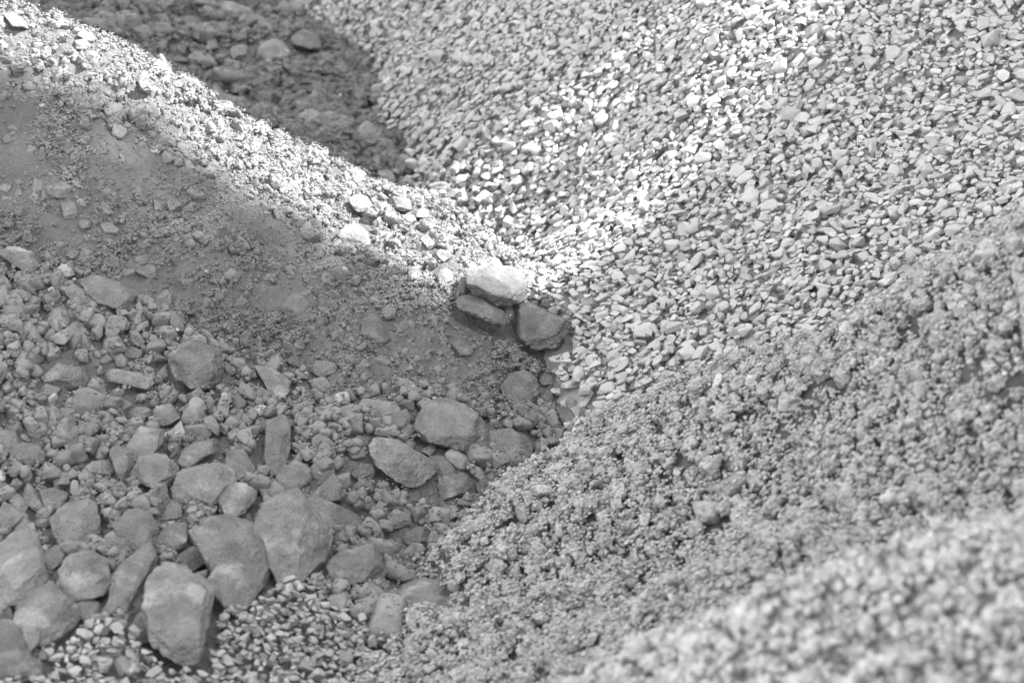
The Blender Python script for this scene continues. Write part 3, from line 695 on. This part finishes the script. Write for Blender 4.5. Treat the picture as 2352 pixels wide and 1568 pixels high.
# ------------------------------------------------------------------ single stones as things of their own, with labels
items = []
for k in np.nonzero(single)[0]:
    V, F, _ = PROT[proto[k]][idx[k]]; me = mesh_np(cls[k], V @ Ms[k].T, F, proto[k] != 'chip', float(tone[k])); me.materials.append(CLASS[zone[k]][2])
    o = bpy.data.objects.new(cls[k], me); o.location = pos[k]; COL.objects.link(o)
    a, b, _ = proj(V @ Ms[k].T + pos[k])
    items.append(dict(o=o, px=float(spx[k]), py=float(spy[k]), span=float(max(np.ptp(a), np.ptp(b))), asp=float(np.ptp(a)/max(1, np.ptp(b))), label='', tone=float(tone[k]), zone=zone[k], kind=cls[k], area=int(area[k])))
for h in hero_items: h['kind'] = 'rock'; h['zone'] = 'rock'; h['area'] = 9999
marks = [h for h in hero_items if h['label']]
def short(l):
    for w in (' with ', ' beside ', ' leaning ', ' standing ', ' cut by ', ' below ', ' lying ', ' in front of ', ' left of ', ' right of ', ' alone ', ' at the ', ' in the ', ' in ', ' touching ', ' half ', ' sunk ', ' behind ', ' squeezed ', ' where ', ' between ', ' sinking ', ' under ', ' above ', ' on the ', ' on ', ' high ', ' near ', ' overhanging ', ' wedged ', ', '):
        if w in l: l = l[:l.index(w)]
    l = l.strip(' ,')
    return l[:-5] if l.endswith(' sunk') else l
names = [short(h['label']) for h in marks]
marks = [h for h, n in zip(marks, names) if names.count(n) == 1 and len(n.split()) > 2]
for h in marks: h['short'] = short(h['label'])
ORD = ['nearest', 'second nearest', 'third nearest', 'fourth nearest', 'fifth nearest', 'sixth nearest', 'seventh nearest', 'eighth nearest']
def noun(it):
    t, a = it['tone'], it['asp']
    kind = {'rock': 'stone', 'gravel_chip': 'chip', 'dirt_stone': 'pebble' if it['span'] < 45 else 'stone', 'soil_clod': 'clod'}[it['kind']]
    sh = 'long' if a > 1.9 else ('upright' if a < .8 else ('broad' if it['span'] > 60 else 'blocky'))
    lt = {'gravel_chip': ('grey', 'pale', 'whitish'), 'soil_clod': ('grey', 'light', 'pale')}.get(it['kind'], ('dark', 'grey', 'pale'))
    cut = {'gravel_chip': (.25, .30), 'soil_clod': (.22, .30), 'dirt_stone': (.115, .16)}.get(it['kind'], (.178, .235))
    return '%s %s %s' % (sh, lt[0] if t < cut[0] else (lt[1] if t < cut[1] else lt[2]), kind)
groups = {}
for it in hero_items + items:
    if it['label']: continue
    ds = sorted((((it['px'] - h['px'])**2 + (it['py'] - h['py'])**2)**.5 - h['span']*.4, i) for i, h in enumerate(marks))
    dist, i = ds[0]; h = marks[i]
    if (it['kind'] in ('rock', 'dirt_stone') or dist < 130) and dist < 420:
        dx, dy = it['px'] - h['px'], it['py'] - h['py']
        dr = ('to the right of' if dx > 0 else 'to the left of') if abs(dx) > abs(dy) else ('below' if dy > 0 else 'above')
        groups.setdefault((noun(it), dr, h['short']), []).append((dist, it))
    else: it['far'] = True
for (nn, dr, hs), l in groups.items():
    l.sort(key=lambda t: t[0])
    for k, (_, it) in enumerate(l):
        if len(l) == 1: it['label'] = '%s %s the %s' % (nn, dr, hs)
        elif k < len(ORD): it['label'] = '%s %s %s the %s' % (ORD[k], nn, dr, hs)
        else: it['label'] = 'one of the more distant %ss %s the %s' % (nn, dr, hs); it['grp'] = 1
def place(it):
    x, y = it['px'], it['py']
    if it['zone'] == 'gravel':
        if y < 260: v = 'at the top of the gravel slope'
        elif y < 560: v = 'halfway up the gravel slope'
        else: v = 'low on the gravel slope'
        return v + (' by the right edge' if x > 2000 else (' under the bright sunlit streak' if x > 1500 else ' along the valley'))
    if it['zone'] == 'pale': return 'among the loose chips at the bottom, left of centre'
    if it['zone'] == 'near': return 'on the most blurred hump ' + ('at the right edge' if x > 2000 else 'at the bottom')
    if it['zone'] == 'soil': return 'on the crumbly soil slope ' + ('near the right edge' if x > 1950 else ('in its middle' if x > 1500 else ('near the valley rocks' if y < 1250 else 'near the bottom')))
    return 'on the dirt heap'
for it in items:
    if it.get('far') or not it['label']: it['label'] = noun(it) + ' ' + place(it); it['grp'] = 1
GR = {'rock': 'rocks lying on the dirt heaps', 'dirt_stone': 'stones strewn over the dirt heaps', 'gravel_chip': 'chips of the gravel slope', 'soil_clod': 'clods of the soil slope'}
CT = {'rock': 'rock', 'dirt_stone': 'stone', 'gravel_chip': 'gravel chip', 'soil_clod': 'soil clod'}
for it in hero_items + items:
    tag(it['o'], ' '.join(it['label'].split()[:16]), CT[it['kind']], GR[it['kind']])

# ------------------------------------------------------------------ unseen sun blockers, added to shape the lit streak: two sheds, a wall, a tree
ca, sa = math.cos(R(SUN_AZ)), math.sin(R(SUN_AZ))
def shed(g0, g1, h0, h1, zt, label):
    e = bpy.data.objects.new('added_shade_shed', None); COL.objects.link(e); e.location = (g0*ca - h0*sa, g0*sa + h0*ca, 0); e.rotation_euler = (0, 0, R(SUN_AZ))
    tag(e, label, 'shed', 'added sheds blocking the sun, out of frame')
    L, W = g1 - g0, h1 - h0
    def part(name, V, F, mat, thick=0.0):
        me = bpy.data.meshes.new(name); me.from_pydata(V, [], F); me.materials.append(mat); o = bpy.data.objects.new(name, me); COL.objects.link(o); o.parent = e
        if thick: s = o.modifiers.new('t', 'SOLIDIFY'); s.thickness = thick
        return o
    def corr(name, a, b, z0, z1, mat):
        n = max(8, int(math.dist(a, b)/0.09)); V = []; F = []; ux, uy = (b[0] - a[0])/n, (b[1] - a[1])/n; ln = math.hypot(ux, uy)
        for i in range(n + 1):
            o = 0.02*(1 if i % 4 < 2 else -1); x, y = a[0] + ux*i - uy/ln*o, a[1] + uy*i + ux/ln*o; V += [(x, y, z0), (x, y, z1)]
        for i in range(n): F.append((2*i, 2*i + 2, 2*i + 3, 2*i + 1))
        return part(name, V, F, mat, 0.01)
    dw = 2.2
    corr('wall', (0, W), (0, W/2 + dw), 0.4, zt, M_TIN); corr('wall', (0, W/2 - dw), (0, 0), 0.4, zt, M_TIN); corr('wall', (0, W/2 + dw), (0, W/2 - dw), 4.6, zt, M_TIN)
    corr('wall', (L, 0), (L, W), 0.4, zt, M_TIN); corr('wall', (0, 0), (L, 0), 0.4, zt, M_TIN); corr('wall', (L, W), (0, W), 0.4, zt, M_TIN)
    bm = bmesh.new()
    for (cx, cy, sx, sy) in ((L/2, 0, L + .2, .2), (L/2, W, L + .2, .2), (0, (W/2 - dw)/2, .2, W/2 - dw), (0, W - (W/2 - dw)/2, .2, W/2 - dw), (L, W/2, .2, W)):
        bmesh.ops.create_cube(bm, size=1, matrix=Matrix.Translation((cx, cy, .2)) @ Matrix.Diagonal((sx - .21 if sx > sy else sx, sy - (.21 if sy > sx else 0), .4, 1)))
    me = bpy.data.meshes.new('plinth'); bm.to_mesh(me); bm.free(); me.materials.append(M_CONC); o = bpy.data.objects.new('plinth', me); COL.objects.link(o); o.parent = e
    part('roof', [(-.3, -.05, zt), (L + .3, -.05, zt), (L + .3, W/2, zt + .5), (-.3, W/2, zt + .5), (-.3, W + .05, zt), (L + .3, W + .05, zt)], [(0, 1, 2, 3), (3, 2, 5, 4)], M_TIN, 0.05)
    d = corr('door', (-.06, W/2 + dw), (-.06, W/2 - dw), 0.1, 4.7, M_DOOR)
    bm = bmesh.new(); bmesh.ops.create_cube(bm, size=1, matrix=Matrix.Translation((-.13, W/2 - dw + .4, 1.5)) @ Matrix.Diagonal((.06, .05, .4, 1)))
    me = bpy.data.meshes.new('handle'); bm.to_mesh(me); bm.free(); me.materials.append(M_CONC); o = bpy.data.objects.new('handle', me); COL.objects.link(o); o.parent = d
M_TIN = plain('bounce_fill_steel', 0.7, 0.6); M_CONC = plain('concrete', 0.3, 0.9); M_DOOR = plain('painted_steel', 0.2, 0.5)  # pale steel tone added to bounce fill light onto the heaps
shed(9.6, 15.0, -2.5, 6.37, 12.6, 'tall corrugated steel shed added outside the frame to shade the nearer heaps')
shed(9.6, 15.0, 7.80, 15.0, 12.6, 'tall corrugated steel shed added outside the frame to shade the farther heaps')
def local(g, h, z): return (g*ca - h*sa, g*sa + h*ca, z)
# added wall between the sheds, its top profile cut to trim the sun
bm = bmesh.new(); prof = [(6.40, 0), (7.76, 0), (7.76, 9.58), (7.15, 9.60), (6.87, 9.74), (6.67, 9.94), (6.40, 10.2)]
A = [bm.verts.new(local(10.2, h, z)) for h, z in prof]; B = [bm.verts.new(local(10.5, h, z)) for h, z in prof]
bm.faces.new(A); bm.faces.new(B[::-1])
for i in range(len(A)): bm.faces.new((A[i], B[i], B[(i + 1) % len(A)], A[(i + 1) % len(A)]))
bmesh.ops.recalc_face_normals(bm, faces=bm.faces)
me = bpy.data.meshes.new('added_shade_wall'); bm.to_mesh(me); bm.free(); me.materials.append(M_CONC); o = bpy.data.objects.new('added_shade_wall', me); COL.objects.link(o)
tag(o, 'concrete wall added out of frame, its sloping top shaped to trim the sunlit streak', 'wall')
# added tree out of frame, its crown edge placed to shade the dirt slope
tx, ty, _ = local(7.5, 4.85, 0); r_ = np.random.default_rng(5)
e = bpy.data.objects.new('added_shade_tree', None); COL.objects.link(e); e.location = (tx, ty, 0)
tag(e, 'round crowned tree added outside the frame to shade the front dirt heap', 'tree')
def limb(V, F, p, q, r0, r1, n=9):
    ax = (q - p)/np.linalg.norm(q - p); u = np.cross(ax, [.3, .9, .2]); u /= np.linalg.norm(u); w = np.cross(ax, u); o = len(V); st = 6
    for k in range(st + 1):
        t = k/st; c = p + (q - p)*t + 0.06*np.array([math.sin(4*t + p[0]), math.cos(5*t), 0])*t
        for j in range(n): an = j*2*math.pi/n; V.append(c + (u*math.cos(an) + w*math.sin(an))*(r0 + (r1 - r0)*t))
    for k in range(st):
        for j in range(n): F.append((o + k*n + j, o + k*n + (j + 1) % n, o + (k + 1)*n + (j + 1) % n, o + (k + 1)*n + j))
V, F = [], []; limb(V, F, np.array([0, 0, -.1]), np.array([.1, 0, 7.9]), .24, .14, 12)
for j in range(14):
    z0 = r_.uniform(6.7, 7.9); an = j*2.4; q = np.array([math.cos(an)*1.6, math.sin(an)*1.6, 9.85 + r_.uniform(-1.3, 1.4)]); limb(V, F, np.array([.08, 0, z0]), q, .07, .02, 7)
o = bpy.data.objects.new('trunk', mesh_np('trunk', np.array(V), np.array(F), True)); o.data.materials.append(plain('bark', .12, .9)); COL.objects.link(o); o.parent = e
n = 13000; D = r_.normal(size=(n, 3)); D /= np.linalg.norm(D, axis=1, keepdims=True)
P = D*(r_.uniform(.25, 1, n)**.30*2.22*(1 + .03*fbm3(D*2.2, 3, 4)))[:, None] + np.array([0, 0, 9.85])
P = P[(fbm3(P*1.3, 2, 8) > -.75)]; n = len(P); u = r_.normal(size=(n, 3)); u /= np.linalg.norm(u, axis=1, keepdims=True); w = np.cross(u, r_.normal(size=(n, 3))); w /= np.linalg.norm(w, axis=1, keepdims=True)
s = r_.uniform(.06, .10, n)[:, None]; V = np.stack([P - u*s, P + w*s*.5, P + u*s, P - w*s*.5], 1).reshape(-1, 3)
o = bpy.data.objects.new('crown', mesh_np('crown', V, np.arange(4*n).reshape(-1, 4), False)); o.data.materials.append(plain('leaves', .09, .6)); COL.objects.link(o); o.parent = e
print('stones', N, 'single', int(single.sum()), 'rocks', len(hero_items), 'tris', sum(len(o.data.polygons) for o in bpy.data.objects if o.type == 'MESH'))
